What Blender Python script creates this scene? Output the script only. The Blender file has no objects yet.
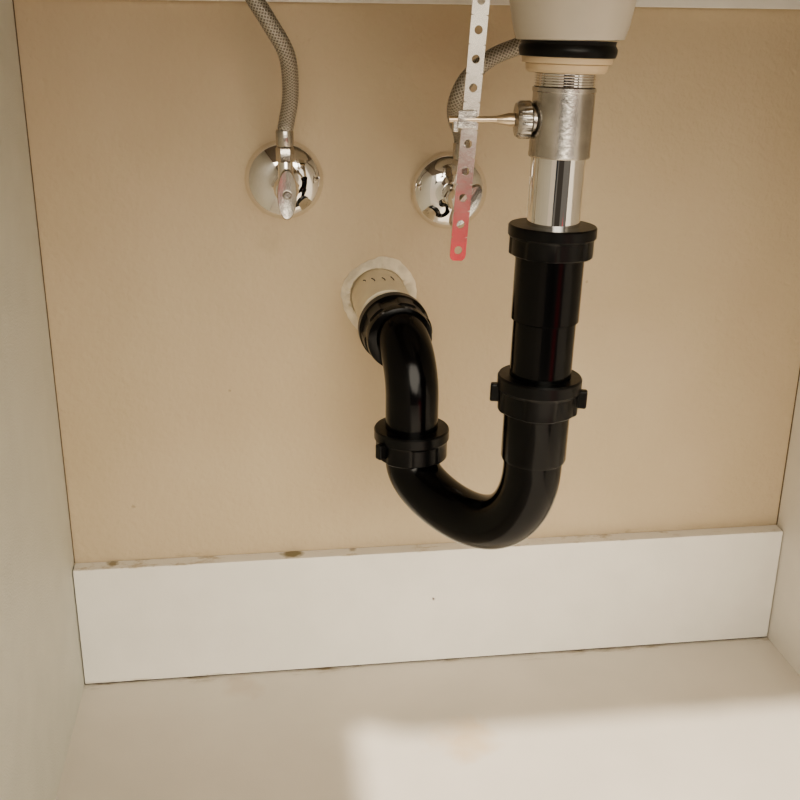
import bpy, bmesh, math, random
from mathutils import Vector, Matrix, noise
random.seed(3)
S=bpy.context.scene
S.view_settings.look='AgX - Medium High Contrast'
# ---------------- materials
def mth(nt,op,a,bb=None,cc=None):
    x=nt.nodes.new('ShaderNodeMath'); x.operation=op
    for i,v in enumerate((a,bb,cc)):
        if v is None: continue
        if isinstance(v,(int,float)): x.inputs[i].default_value=v
        else: nt.links.new(v,x.inputs[i])
    return x.outputs[0]
def mat(name, col, rough=0.5, metal=0.0, bump=0.0, bscale=200, var=0.0, vscale=5, col2=None, coat=0.0, spec=0.5, dirt=None):
    """dirt: list of (axis, edge0, edge1, scale, threshold, colour) grime bands, or ('spot',(x,y,z),radius,colour,strength)"""
    m=bpy.data.materials.new(name); m.use_nodes=True; nt=m.node_tree; N=nt.nodes; L=nt.links
    b=N['Principled BSDF']; b.inputs['Roughness'].default_value=rough; b.inputs['Metallic'].default_value=metal
    b.inputs['Base Color'].default_value=(*col,1); b.inputs['Coat Weight'].default_value=coat
    b.inputs['Specular IOR Level'].default_value=spec
    tc=N.new('ShaderNodeTexCoord'); cur=None
    if var>0:
        n=N.new('ShaderNodeTexNoise'); n.inputs['Scale'].default_value=vscale; n.inputs['Detail'].default_value=6
        L.new(tc.outputs['Object'],n.inputs['Vector'])
        r=N.new('ShaderNodeValToRGB'); r.color_ramp.elements[0].position=0.35; r.color_ramp.elements[1].position=0.65
        c2=col2 or tuple(c*(1-var) for c in col)
        r.color_ramp.elements[0].color=(*c2,1); r.color_ramp.elements[1].color=(*col,1)
        L.new(n.outputs['Fac'],r.inputs['Fac']); cur=r.outputs['Color']
    if dirt:
        sep=N.new('ShaderNodeSeparateXYZ'); L.new(tc.outputs['Object'],sep.inputs[0])
        for d in dirt:
            if d[0]=='spot':
                _,c,rad,colr,st=d
                vm=N.new('ShaderNodeVectorMath'); vm.operation='DISTANCE'; L.new(tc.outputs['Object'],vm.inputs[0]); vm.inputs[1].default_value=c
                n=N.new('ShaderNodeTexNoise'); n.inputs['Scale'].default_value=1.2/rad; L.new(tc.outputs['Object'],n.inputs['Vector'])
                dist=mth(nt,'ADD',vm.outputs['Value'],mth(nt,'MULTIPLY',mth(nt,'SUBTRACT',n.outputs['Fac'],0.5),rad*1.6))
                mr=N.new('ShaderNodeMapRange'); mr.inputs['From Min'].default_value=rad; mr.inputs['From Max'].default_value=rad*0.3; mr.inputs['To Max'].default_value=st
                L.new(dist,mr.inputs['Value']); fac=mr.outputs['Result']
            else:
                axn,e0,e1,sc,th,colr=d
                mr=N.new('ShaderNodeMapRange'); mr.inputs['From Min'].default_value=e0; mr.inputs['From Max'].default_value=e1
                L.new(sep.outputs[axn],mr.inputs['Value'])
                mp=N.new('ShaderNodeMapping'); mp.inputs['Scale'].default_value=sc; L.new(tc.outputs['Object'],mp.inputs['Vector'])
                n=N.new('ShaderNodeTexNoise'); n.inputs['Scale'].default_value=1; n.inputs['Detail'].default_value=8; n.inputs['Roughness'].default_value=0.7; L.new(mp.outputs[0],n.inputs['Vector'])
                m2=N.new('ShaderNodeMapRange'); m2.inputs['From Min'].default_value=th; m2.inputs['From Max'].default_value=th+0.12; L.new(n.outputs['Fac'],m2.inputs['Value'])
                fac=mth(nt,'MULTIPLY',mr.outputs['Result'],m2.outputs['Result'])
            mx=N.new('ShaderNodeMix'); mx.data_type='RGBA'; L.new(fac,mx.inputs['Factor'])
            if cur is None: mx.inputs['A'].default_value=(*col,1)
            else: L.new(cur,mx.inputs['A'])
            mx.inputs['B'].default_value=(*colr,1); cur=mx.outputs['Result']
    if cur is not None: L.new(cur,b.inputs['Base Color'])
    if bump>0:
        n=N.new('ShaderNodeTexNoise'); n.inputs['Scale'].default_value=bscale; n.inputs['Detail'].default_value=3
        L.new(tc.outputs['Object'],n.inputs['Vector'])
        bp=N.new('ShaderNodeBump'); bp.inputs['Strength'].default_value=bump; bp.inputs['Distance'].default_value=0.001
        L.new(n.outputs['Fac'],bp.inputs['Height']); L.new(bp.outputs['Normal'],b.inputs['Normal'])
    return m
GR=(0.28,0.21,0.12)
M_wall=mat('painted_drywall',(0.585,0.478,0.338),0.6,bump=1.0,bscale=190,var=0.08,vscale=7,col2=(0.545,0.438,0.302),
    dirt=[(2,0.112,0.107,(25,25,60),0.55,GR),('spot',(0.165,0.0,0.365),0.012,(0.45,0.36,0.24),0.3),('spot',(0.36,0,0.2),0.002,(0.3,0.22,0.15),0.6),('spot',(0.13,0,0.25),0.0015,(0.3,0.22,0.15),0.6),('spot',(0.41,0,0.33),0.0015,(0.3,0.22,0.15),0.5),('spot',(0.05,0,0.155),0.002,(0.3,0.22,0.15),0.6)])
WH=(0.86,0.83,0.77)
M_white=mat('white_melamine',WH,0.45,bump=0.12,bscale=700,var=0.04,vscale=30)
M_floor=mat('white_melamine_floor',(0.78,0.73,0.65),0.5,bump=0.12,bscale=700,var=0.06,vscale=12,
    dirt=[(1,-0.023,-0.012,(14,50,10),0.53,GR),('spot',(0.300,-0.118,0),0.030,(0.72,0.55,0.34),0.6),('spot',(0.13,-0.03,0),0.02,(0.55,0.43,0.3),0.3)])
M_board=mat('white_melamine_board',WH,0.45,bump=0.12,bscale=700,var=0.04,vscale=30,
    dirt=[(2,0.1064,0.1078,(30,60,4),0.555,(0.46,0.37,0.24)),(2,0.004,0.0,(30,30,60),0.54,GR),('spot',(0.292,-0.0135,0.062),0.0016,(0.1,0.07,0.05),1.0),('spot',(0.175,-0.004,0.1076),0.0095,(0.2,0.16,0.07),0.9),('spot',(0.03,-0.004,0.1076),0.006,(0.2,0.15,0.06),0.8),('spot',(0.225,-0.003,0.1076),0.004,(0.3,0.22,0.11),0.6)])
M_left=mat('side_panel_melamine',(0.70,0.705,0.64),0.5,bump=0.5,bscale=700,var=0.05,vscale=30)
M_black=mat('black_abs',(0.0022,0.0022,0.0026),0.17,bump=0.05,bscale=120,spec=0.3)
M_blackn=mat('black_abs_nut',(0.003,0.003,0.0035),0.3,bump=0.1,bscale=150,spec=0.32)
M_rub=mat('black_rubber',(0.005,0.005,0.005),0.35,spec=0.3)
M_chrome=mat('chrome',(0.86,0.84,0.82),0.04,1.0)
M_satin=mat('satin_chrome',(0.60,0.57,0.53),0.27,1.0,bump=0.2,bscale=300,var=0.3,vscale=60)
M_brass=mat('brass',(0.60,0.50,0.38),0.3,1.0)
M_strap=mat('galvanised_steel',(0.80,0.75,0.68),0.17,1.0,bump=0.06,bscale=150,var=0.12,vscale=80)
M_sink=mat('sink_porcelain',(0.56,0.51,0.43),0.35,var=0.1,vscale=30)
M_wash=mat('nylon_washer',(0.62,0.49,0.33),0.45)
M_pvc=mat('cream_pvc',(0.82,0.73,0.56),0.4,var=0.1,vscale=60)
M_plaster=mat('plaster',(0.80,0.72,0.58),0.9,bump=1.0,bscale=200,var=0.25,vscale=90)
M_dark=mat('dark_gap',(0.03,0.022,0.015),0.9)
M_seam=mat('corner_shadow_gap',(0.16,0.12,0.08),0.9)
M_counter=mat('laminate_countertop',(0.22,0.18,0.14),0.5,var=0.2,vscale=50)
M_ink=mat('printed_ink',(0.05,0.04,0.03),0.6)
def braided():
    m=mat('braided_steel',(0.5,0.47,0.42),0.35,0.7); nt=m.node_tree; N=nt.nodes; L=nt.links; b=N['Principled BSDF']
    uv=N.new('ShaderNodeUVMap'); sp=N.new('ShaderNodeSeparateXYZ'); L.new(uv.outputs[0],sp.inputs[0])
    a=mth(nt,'MULTIPLY',sp.outputs[0],2600.0); c=mth(nt,'MULTIPLY',sp.outputs[1],2*math.pi*12)
    s1=mth(nt,'SINE',mth(nt,'ADD',a,c)); s2=mth(nt,'SINE',mth(nt,'SUBTRACT',a,c))
    h=mth(nt,'MAXIMUM',s1,s2)
    r=N.new('ShaderNodeValToRGB'); r.color_ramp.elements[0].position=0.0; r.color_ramp.elements[1].position=0.9
    r.color_ramp.elements[0].color=(0.20,0.18,0.15,1); r.color_ramp.elements[1].color=(0.46,0.43,0.38,1)
    L.new(h,r.inputs[0]); L.new(r.outputs[0],b.inputs['Base Color'])
    bp=N.new('ShaderNodeBump'); bp.inputs['Strength'].default_value=0.5; bp.inputs['Distance'].default_value=0.0004
    L.new(h,bp.inputs['Height']); L.new(bp.outputs[0],b.inputs['Normal'])
    return m
M_braid=braided()
# ---------------- mesh helpers
def link(name, me, m, parent=None, smooth=True, bevel=0, ang=35):
    o=bpy.data.objects.new(name,me); S.collection.objects.link(o)
    if m: me.materials.append(m)
    if smooth:
        for p in me.polygons: p.use_smooth=True
        bpy.context.view_layer.objects.active=o
        me.set_sharp_from_angle(angle=math.radians(ang))
    if bevel:
        b=o.modifiers.new('b','BEVEL'); b.width=bevel; b.segments=2
    if parent: o.parent=parent
    return o
def empty(name, loc=None):
    e=bpy.data.objects.new(name,None); e.empty_display_size=0.02; S.collection.objects.link(e); return e
def box(name,lo,hi,m,parent=None,bevel=0.0):
    bm=bmesh.new()
    bmesh.ops.create_cube(bm,size=1)
    for v in bm.verts:
        for i in range(3): v.co[i]=lo[i] if v.co[i]<0 else hi[i]
    me=bpy.data.meshes.new(name); bm.to_mesh(me); bm.free()
    return link(name,me,m,parent,smooth=False,bevel=bevel)
def basis(d):
    d=Vector(d).normalized(); q=Vector((0,0,1)).rotation_difference(d); return q.to_matrix().to_4x4()
def lathe(name,prof,m,origin=(0,0,0),axis=(0,0,1),n=64,mod=None,parent=None,cap=True,ang=35):
    bm=bmesh.new(); T=Matrix.Translation(Vector(origin))@basis(axis); rings=[]
    for i,(r,h) in enumerate(prof):
        ring=[]
        for k in range(n):
            t=2*math.pi*k/n; rr=r*(mod(t,i) if mod else 1)
            ring.append(bm.verts.new(T@Vector((rr*math.cos(t),rr*math.sin(t),h))))
        rings.append(ring)
    for a,b in zip(rings,rings[1:]):
        for k in range(n): bm.faces.new((a[k],a[(k+1)%n],b[(k+1)%n],b[k]))
    if cap:
        bm.faces.new(rings[0][::-1]); bm.faces.new(rings[-1])
    bmesh.ops.recalc_face_normals(bm,faces=bm.faces)
    me=bpy.data.meshes.new(name); bm.to_mesh(me); bm.free()
    return link(name,me,m,parent,ang=ang)
def catmull(P,n=12):
    P=[Vector(p) for p in P]; P=[2*P[0]-P[1]]+P+[2*P[-1]-P[-2]]; out=[]
    for i in range(1,len(P)-2):
        for k in range(n):
            t=k/n; a,b,c,d=P[i-1],P[i],P[i+1],P[i+2]
            out.append(0.5*((2*b)+(c-a)*t+(2*a-5*b+4*c-d)*t*t+(3*b-a-3*c+d)*t**3))
    out.append(P[-2]); return out
def tube(name,P,r,m,parent=None,n=40,res=12,smoothpath=True,cap=True):
    pts=catmull(P,res) if smoothpath else [Vector(p) for p in P]
    bm=bmesh.new(); uvl=bm.loops.layers.uv.new('UVMap'); rings=[]; L=[0]
    t0=(pts[1]-pts[0]).normalized(); u=t0.orthogonal().normalized()
    for i,p in enumerate(pts):
        t=(pts[min(i+1,len(pts)-1)]-pts[max(i-1,0)]).normalized()
        u=(u-t*u.dot(t)).normalized(); v=t.cross(u)
        if i: L.append(L[-1]+(p-pts[i-1]).length)
        rr=r(L[-1]) if callable(r) else r
        rings.append([bm.verts.new(p+rr*(u*math.cos(2*math.pi*k/n)+v*math.sin(2*math.pi*k/n))) for k in range(n)])
    for i in range(len(pts)-1):
        for k in range(n):
            f=bm.faces.new((rings[i][k],rings[i][(k+1)%n],rings[i+1][(k+1)%n],rings[i+1][k]))
            for l,(a,b) in zip(f.loops,((L[i],k/n),(L[i],(k+1)/n),(L[i+1],(k+1)/n),(L[i+1],k/n))): l[uvl].uv=(a,b)
    if cap:
        bm.faces.new(rings[0][::-1]); bm.faces.new(rings[-1])
    bmesh.ops.recalc_face_normals(bm,faces=bm.faces)
    me=bpy.data.meshes.new(name); bm.to_mesh(me); bm.free()
    return link(name,me,m,parent,ang=50)
# ---------------- room shell
TOP=0.66; FY=-0.56
box('floor',(-0.016,FY-0.45,-0.016),(0.616,0.0,0.0),M_floor)
box('wall_back',(-0.016,0.0,-0.016),(0.616,0.02,TOP),M_wall)
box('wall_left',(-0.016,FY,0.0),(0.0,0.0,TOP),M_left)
box('wall_right',(0.6,FY,0.0),(0.616,0.0,TOP),M_white)
box('baseboard_back',(0.0008,-0.0135,0.0014),(0.5992,-0.0003,0.1076),M_board,bevel=0.0006)
box('trim_1',(0.001,-0.012,0.5314),(0.599,-0.0003,TOP-0.001),M_white,bevel=0.0006)
box('board_gap_shade',(0.0,-0.0120,0.0),(0.6,-0.0004,0.0014),M_dark)  # dark strip painted in as the shade of the gap under the board
box('corner_shade_left',(0.0,-0.0008,0.1078),(0.0007,-0.0001,0.5312),M_seam)  # thin brown strip, its colour stands in for the left corner's shadow
box('corner_shade_right',(0.5993,-0.0008,0.1078),(0.6,-0.0001,0.5312),M_seam)  # right corner's shadow, likewise given as a brown strip
box('door_light_blocker',(-0.018,FY-0.42,0.001),(0.0,FY-0.002,TOP),M_white,bevel=0.001)  # unseen open door, added to block the lamp left of the floor patch
SX,SY=0.3245,-0.2
def countertop():
    bm=bmesh.new(); n=64; R=0.165; x0,x1,y0,y1=-0.016,0.616,FY,0.02
    V=[]
    for z in (TOP,TOP+0.04):
        inn=[];out=[]
        for k in range(n):
            t=2*math.pi*k/n+math.pi/4; c,s=math.cos(t),math.sin(t)
            inn.append(bm.verts.new((SX+R*c,SY+R*s,z)))
            tx=((x1-SX) if c>0 else (SX-x0))/max(abs(c),1e-6); ty=((y1-SY) if s>0 else (SY-y0))/max(abs(s),1e-6)
            q=min(tx,ty); out.append(bm.verts.new((SX+q*c,SY+q*s,z)))
        V.append((inn,out))
    (i0,o0),(i1,o1)=V
    for k in range(n):
        j=(k+1)%n
        for a,b in ((i0,o0),(i1,o1),(i0,i1),(o0,o1)): bm.faces.new((a[k],a[j],b[j],b[k]))
    bmesh.ops.recalc_face_normals(bm,faces=bm.faces)
    me=bpy.data.meshes.new('countertop'); bm.to_mesh(me); bm.free(); link('countertop',me,M_counter,smooth=False)
countertop()
# ---------------- sink
lathe('sink_basin',[(0.0255,0.5105),(0.0285,0.511),(0.0305,0.517),(0.0325,0.527),(0.0335,0.5335),(0.040,0.541),(0.09,0.556),(0.14,0.59),(0.158,0.64),(0.162,0.7005),(0.18,0.7005),(0.18,0.707),(0.155,0.707),(0.15,0.64),(0.13,0.60),(0.085,0.568),(0.02,0.56)],M_sink,(SX,SY,0),parent=None)
# ---------------- drain (axis leans slightly)
AX=(0.022,0,1)
def ax(z): return (0.3164+(z-0.21)*0.0250,-0.2,z)
def dl(name,prof,m,parent,**k):
    z0=prof[0][1]; return lathe(name,[(r,z-z0) for r,z in prof],m,ax(z0),AX,parent=parent,**k)
E=empty('sink_drain')
dl('rubber_gasket',[(0.023,0.5020),(0.0255,0.5022),(0.0262,0.5045),(0.0262,0.5065),(0.0250,0.5085),(0.0255,0.5105),(0.022,0.5105)],M_rub,E)
dl('friction_washer',[(0.021,0.4985),(0.0240,0.499),(0.0242,0.5022),(0.021,0.5025)],M_wash,E)
dl('lock_nut',[(0.017,0.4940),(0.0205,0.4942),(0.0218,0.4955),(0.0222,0.4985),(0.0170,0.499)],M_wash,E,n=48,mod=lambda t,i:1+0.015*math.cos(12*t))
pr=[]; z=0.4865
while z<0.4945: pr+=[(0.0158,z),(0.0169,z+0.0005),(0.0158,z+0.001)]; z+=0.00135
dl('drain_thread',pr,M_chrome,E)
dl('drain_body',[(0.0150,0.4495),(0.0165,0.4497),(0.0170,0.4505),(0.0168,0.453),(0.0168,0.484),(0.0172,0.4845),(0.0172,0.4865),(0.0160,0.4868)],M_satin,E)
dl('tailpiece',[(0.0150,0.405),(0.0150,0.4497)],M_chrome,E,n=96)
PZ=0.4695; px,py,_=ax(PZ); RD=Vector((-0.97,0.05,0.0)).normalized()
def along(d): return tuple(Vector((px,py,PZ))+RD*d)
lathe('pivot_port',[(0.0075,0.012),(0.0075,0.020)],M_satin,(px,py,PZ),RD,parent=E)
lathe('pivot_nut',[(0.006,0.0170),(0.0092,0.0172),(0.0100,0.0182),(0.0100,0.0235),(0.0088,0.0255),(0.0045,0.0262)],M_satin,(px,py,PZ),RD,n=96,mod=lambda t,i:1+(0.02*math.cos(24*t) if i in(2,3) else 0),parent=E)
tube('pivot_rod',[along(0.025),along(0.045),along(0.062)],0.0018,M_brass,parent=E,smoothpath=False,n=16)
lathe('rod_collar',[(0.002,0.026),(0.0036,0.0265),(0.0036,0.029),(0.002,0.036)],M_brass,(px,py,PZ),RD,n=24,parent=E)
# perforated clevis strap
def strap():
    e=empty('clevis_strap')
    A=Vector((0.2790,-0.196,0.5705)); B=Vector((0.2677,-0.196,0.3905)); d=(B-A); Ln=d.length; d.normalize()
    w=Vector((1,0.12,0)); w=(w-d*w.dot(d)).normalized(); W=0.0047
    bm=bmesh.new(); step=0.0147; ncell=int(Ln/step); n=32; rh=0.0023
    for c in range(ncell):
        cy=Ln-step*(c+0.5)
        inn=[];out=[]
        for k in range(n):
            t=2*math.pi*k/n+math.pi/4; cc,ss=math.cos(t),math.sin(t)
            inn.append(bm.verts.new(A+d*(cy+rh*ss)+w*(rh*cc)))
            q=min(W/max(abs(cc),1e-6),(step/2)/max(abs(ss),1e-6))
            x,y=q*cc,q*ss
            if c==0 and y>0.003:
                y=min(y,0.006); u=(y-0.003)/0.003; lim=math.sqrt(max(0,1-u*u*0.7)); x=max(-W*lim,min(W*lim,x))
            out.append(bm.verts.new(A+d*(cy+y)+w*x))
        for k in range(n):
            j=(k+1)%n; bm.faces.new((inn[k],inn[j],out[j],out[k]))
    bmesh.ops.remove_doubles(bm,verts=bm.verts,dist=1e-5)
    bmesh.ops.recalc_face_normals(bm,faces=bm.faces)
    me=bpy.data.meshes.new('perforated_bar'); bm.to_mesh(me); bm.free()
    o=link('perforated_bar',me,M_strap,e,smooth=False); s=o.modifiers.new('s','SOLIDIFY'); s.thickness=0.001; s.offset=0
    cx,cy,cz=along(0.0525)
    box('clip_front',(cx-0.0052,-0.1990,cz-0.0045),(cx+0.0052,-0.1980,cz+0.005),M_satin,e,bevel=0.0005)
    box('clip_side',(cx+0.0045,-0.1990,cz-0.0045),(cx+0.0055,-0.190,cz+0.005),M_satin,e,bevel=0.0003)
    box('clip_tab',(cx-0.0075,-0.1985,cz-0.0065),(cx-0.0045,-0.1945,cz+0.001),M_satin,e,bevel=0.0005)
strap()
# ---------------- P-trap
T=empty('p_trap')
def lobes(nl,amp,rings,phase=0,duty=0.0):
    def f(t,i):
        if i not in rings: return 1
        c=math.cos(nl*(t+phase)); return 1+amp*max(-1,min(1,(c-duty)*4))
    return f
def slipnut(name,c,axis,R,H,nl=8,amp=0.035,phase=0.0,wings=(),ri=0.0185):
    prof=[(ri,0),(R*0.90,0.0),(R*0.93,H*0.04),(R*0.93,H*0.55),(R*0.97,H*0.62),(R,H*0.66),(R,H*0.95),(R*0.97,H),(ri,H)]
    o=lathe(name,prof,M_blackn,c,axis,n=160,mod=lobes(nl,amp,(1,2,3),phase),parent=T,ang=30)
    for k,a in enumerate(wings):
        bm=bmesh.new(); bmesh.ops.create_cube(bm,size=1)
        bmesh.ops.scale(bm,vec=(R*0.26,0.0055,H*0.5),verts=bm.verts); bmesh.ops.translate(bm,vec=(R*1.02,0,H*0.45),verts=bm.verts)
        bmesh.ops.rotate(bm,cent=(0,0,0),matrix=Matrix.Rotation(a,3,'Z'),verts=bm.verts)
        bmesh.ops.transform(bm,matrix=Matrix.Translation(Vector(c))@basis(axis),verts=bm.verts)
        me=bpy.data.meshes.new(name+'_wing'); bm.to_mesh(me); bm.free(); link(name+'_wing_%d'%(k+1),me,M_blackn,T,smooth=False,bevel=0.0012)
slipnut('slip_nut_top',ax(0.3948),AX,0.0250,0.0175,nl=4,amp=0.025,phase=0.5,ri=0.0151)
dl('tube_upper',[(0.0182,0.322),(0.0182,0.3565),(0.0196,0.3575),(0.0196,0.397),(0.018,0.398)],M_black,T,n=96)
slipnut('slip_nut_middle',ax(0.3005),AX,0.0250,0.0225,nl=4,amp=0.025,phase=0.2,wings=(-0.35,2.9),ri=0.0181)
dl('tube_socket',[(0.0178,0.2690),(0.0190,0.2692),(0.0197,0.271),(0.0197,0.304)],M_black,T,n=96)
a0=Vector(ax(0.268)); b0=Vector((0.2548,-0.12,0.240)); zb=0.2115
path=[a0+Vector((0,0,0.005))]
hv=(b0-a0); hv.z=0
for k in range(0,49):
    t=math.pi*k/48; zt=a0.z+(b0.z-a0.z)*(1-math.cos(t))/2
    h=Vector((a0.x,a0.y,0))+hv*(1-math.cos(t))/2; s=math.sin(t)**0.9
    path.append(Vector((h.x,h.y,zt-(zt-zb)*s)))
path.append(b0+Vector((0,0,0.006)))
tube('u_bend',path,0.0178,M_black,T,n=64,smoothpath=False)
slipnut('slip_nut_left',(0.2548,-0.12,0.2405),(0,0,1),0.0255,0.021,nl=4,amp=0.025,phase=0.5,wings=(-2.6,1.2),ri=0.0178)
el=[(0.2548,-0.12,0.250),(0.2548,-0.12,0.270),(0.2548,-0.12,0.282)]
cx0,cr=0.2548,0.038
for k in range(1,17):
    t=math.pi/2*k/16
    el.append((cx0-0.006*(1-math.cos(t)),-0.12+cr*(1-math.cos(t)),0.282+cr*math.sin(t)))
el+=[(0.2478,-0.07,0.3205),(0.2472,-0.06,0.321)]
tube('trap_arm',el,0.0178,M_black,T,n=64,smoothpath=False)
slipnut('slip_nut_wall',(0.2495,-0.090,0.3165),(-0.06,1,0.06),0.0250,0.023,nl=6,amp=0.025,phase=0.2,ri=0.0178)
lathe('nut_collar',[(0.0178,0.0),(0.0222,0.001),(0.0228,0.004),(0.0228,0.008),(0.0178,0.009)],M_black,(0.2498,-0.0965,0.316),(-0.06,1,0.06),parent=T)
# ---------------- wall stub & plaster ring
D=empty('drain_stub_pipe')
lathe('pipe_body',[(0.0175,-0.066),(0.0205,-0.0658),(0.0208,-0.064),(0.0208,-0.0006)],M_pvc,(0.2458,0,0.3228),(0,1,0),parent=D)
for q,(a,h,l) in enumerate([(1.9,-0.03,0.010),(1.55,-0.034,0.008),(1.2,-0.028,0.009),(2.2,-0.02,0.006)]):
    rr=0.0209; c=Vector((0.2458+rr*math.cos(a),h,0.3228+rr*math.sin(a)))
    tg=Vector((-math.sin(a),0,math.cos(a)))*0.0012
    tube('ink_mark_%d'%(q+1),[c-Vector((0,l/2,0)),c+Vector((0,0,0)),c+Vector((0,l/2,0))+tg],0.0004,M_ink,D,n=8,smoothpath=False)
bm=bmesh.new(); n=144; rings=[]
for i,(r,h) in enumerate([(0.0206,0.0),(0.0212,0.0012),(0.0222,0.0034),(0.0240,0.0030),(0.0264,0.0018),(0.029,0.0002)]):
    ring=[]
    for k in range(n):
        t=2*math.pi*k/n; q=noise.noise(Vector((math.cos(t)*1.2+3,math.sin(t)*1.2,i*0.2)))*1.4+0.35*noise.noise(Vector((math.cos(t)*6,math.sin(t)*6,i*.5)))
        rr=r*(1+0.10*q*(i/5)); hh=h*(1+0.8*q+0.5*noise.noise(Vector((math.cos(t)*9,math.sin(t)*9,i*2.0))))
        ring.append(bm.verts.new((0.2458+rr*math.cos(t),-max(hh,0.0002)-0.0002,0.3228+rr*math.sin(t))))
    rings.append(ring)
for a,b in zip(rings,rings[1:]):
    for k in range(n): bm.faces.new((a[k],b[k],b[(k+1)%n],a[(k+1)%n]))
bmesh.ops.recalc_face_normals(bm,faces=bm.faces)
me=bpy.data.meshes.new('plaster_ring'); bm.to_mesh(me); bm.free(); link('plaster_ring',me,M_plaster,D)
# ---------------- valves
def valve(name,x,z,rot,hx):
    V=empty(name)
    lathe('escutcheon',[(0.0283,0.0004),(0.0285,0.0012),(0.0275,0.0035),(0.0245,0.0070),(0.020,0.0098),(0.014,0.0118),(0.0095,0.0126),(0.0085,0.0135),(0.0075,0.0138)],M_chrome,(x,0,z),(0,-1,0),n=96,parent=V,ang=60)
    lathe('supply_stub',[(0.0070,0.0),(0.0070,0.030)],M_chrome,(x,0,z),(0,-1,0),parent=V)
    lathe('compression_nut',[(0.0088,0.022),(0.0098,0.023),(0.0098,0.032),(0.0088,0.033)],M_chrome,(x,0,z),(0,-1,0),n=6,parent=V)
    lathe('valve_body',[(0.006,0.030),(0.0080,0.032),(0.0086,0.038),(0.0086,0.050),(0.0070,0.053),(0.0045,0.054),(0.0045,0.062)],M_chrome,(x,0,z),(0,-1,0),parent=V)
    lathe('outlet',[(0.0052,0.0),(0.0052,0.020),(0.0048,0.021)],M_chrome,(x,-0.044,z+0.002),(0,0,1),parent=V)
    lathe('outlet_nut',[(0.0058,0.0),(0.0064,0.001),(0.0064,0.009),(0.0056,0.010)],M_satin,(x,-0.044,z+0.018),(0,0,1),n=6,parent=V)
    lathe('hose_ferrule',[(0.0054,0.0),(0.0060,0.001),(0.0060,0.010),(0.0056,0.011)],M_satin,(x,-0.044,z+0.0282),(0,0,1),parent=V)
    o=lathe('oval_handle',[(0.002,0.0),(0.0095,0.0004),(0.0120,0.002),(0.0125,0.004),(0.0125,0.0085),(0.0118,0.0098),(0.0095,0.0095),(0.0045,0.0088)],M_satin,(0,0,0),(0,-1,0),n=64,parent=V,ang=25)
    o.scale=(0.52,1,1.35); o.rotation_euler=(0,rot,0); o.location=(x,-0.058,z-0.001)
    lathe('handle_screw',[(0.0028,0.0),(0.0028,0.0015),(0.002,0.0022)],M_satin,(x,-0.0668,z-0.001),(0,-1,0),n=24,parent=V)
valve('shutoff_valve',0.1765,0.411,0.03,0)
valve('shutoff_valve.001',0.2985,0.402,0.6,0)
H1=[(0.1770,-0.044,0.4505),(0.1785,-0.046,0.458),(0.1808,-0.055,0.475),(0.1785,-0.073,0.4985),(0.1678,-0.082,0.518),(0.1585,-0.085,0.533),(0.147,-0.09,0.556),(0.14,-0.09,0.585),(0.145,-0.07,0.62),(0.15,-0.06,0.658)]
tube('supply_hose',H1,0.0054,M_braid,n=48)
H2=[(0.2985,-0.044,0.4415),(0.2965,-0.048,0.449),(0.2900,-0.062,0.460),(0.2880,-0.076,0.472),(0.2935,-0.082,0.4855),(0.308,-0.086,0.4985),(0.328,-0.088,0.507),(0.345,-0.085,0.515),(0.352,-0.065,0.535),(0.351,-0.030,0.58),(0.350,-0.024,0.658)]
tube('supply_hose.001',H2,0.0054,M_braid,n=48)
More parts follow.
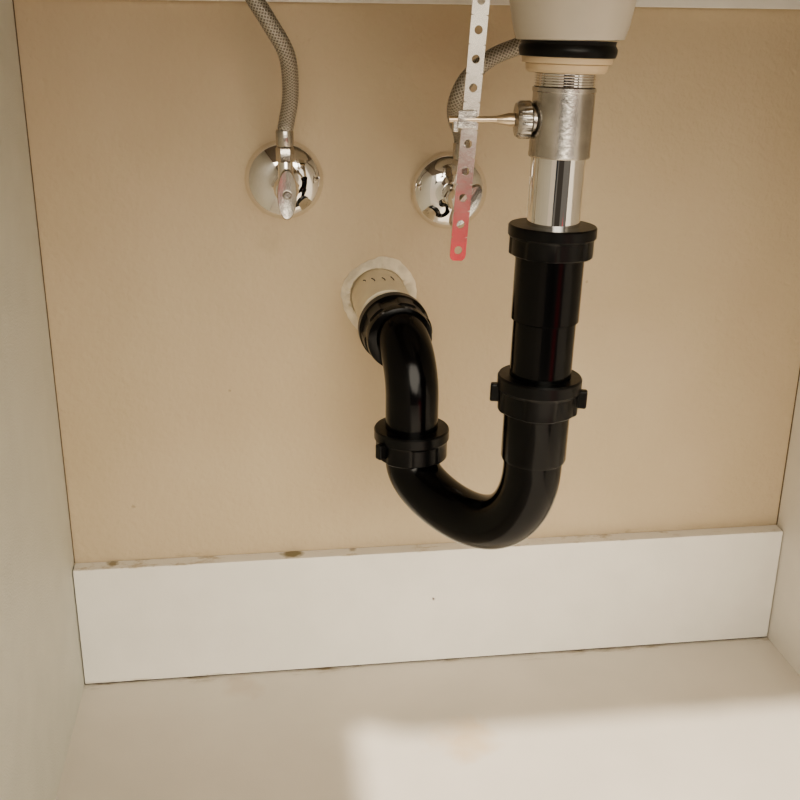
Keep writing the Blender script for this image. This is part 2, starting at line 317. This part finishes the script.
# ---------------- lights
def area(name,loc,target,size,power,col):
    l=bpy.data.lights.new(name,'AREA'); l.shape='DISK'; l.size=size; l.energy=power; l.color=col
    o=bpy.data.objects.new(name,l); S.collection.objects.link(o); o.location=loc
    o.rotation_euler=(Vector(target)-Vector(loc)).to_track_quat('-Z','Y').to_euler(); return o
area('ceiling_lamp',(-0.572,-1.755,2.4),(0.4,-0.2,0),0.075,120,(1.0,0.91,0.79))
w=bpy.data.worlds.new('room'); S.world=w; w.use_nodes=True; nt=w.node_tree; N=nt.nodes; L=nt.links
bg=N['Background']; bg.inputs['Strength'].default_value=2.3
tc=N.new('ShaderNodeTexCoord')
def blob(d,c0,c1):
    vm=N.new('ShaderNodeVectorMath'); vm.operation='DOT_PRODUCT'; L.new(tc.outputs['Generated'],vm.inputs[0]); vm.inputs[1].default_value=Vector(d).normalized()
    mr=N.new('ShaderNodeMapRange'); mr.inputs['From Min'].default_value=c0; mr.inputs['From Max'].default_value=c1; mr.interpolation_type='SMOOTHSTEP'
    L.new(vm.outputs['Value'],mr.inputs['Value']); return mr.outputs['Result']
cur=None
def mix(fac,colr):
    global cur
    m=N.new('ShaderNodeMix'); m.data_type='RGBA'; L.new(fac,m.inputs['Factor'])
    if cur is None: m.inputs['A'].default_value=(0.078,0.070,0.059,1)
    else: L.new(cur,m.inputs['A'])
    m.inputs['B'].default_value=(*colr,1); cur=m.outputs['Result']
mix(blob((0,-0.3,1),0.4,0.75),(0.4,0.365,0.31))
mix(blob((0.1,-1,0.38),0.925,0.935),(2.3,2.10,1.77))
mix(blob((0.50,-1,0.06),0.985,0.99),(0.55,0.50,0.42))
mix(blob((-0.45,-1,0.05),0.975,0.979),(0.02,0.02,0.02))
mix(blob((-1.0,-1,-0.2),0.95,0.955),(0.4,0.36,0.31))
mix(blob((0.9,-1,0.1),0.985,0.988),(0.03,0.02,0.02))
mix(blob((0.44,-1,-0.33),0.992,0.995),(0.5,0.03,0.045))
mix(blob((-0.02,-1,-0.15),0.980,0.985),(0.03,0.025,0.02))
L.new(cur,bg.inputs['Color'])
# ---------------- camera
cam=bpy.data.cameras.new('camera'); co=bpy.data.objects.new('camera',cam); S.collection.objects.link(co); S.camera=co
co.location=(0.1569,-0.7621,0.5162); co.rotation_euler=(1.2228,-0.0106,-0.135)
cam.sensor_width=36; cam.lens=1028.4/800*36; cam.clip_start=0.01
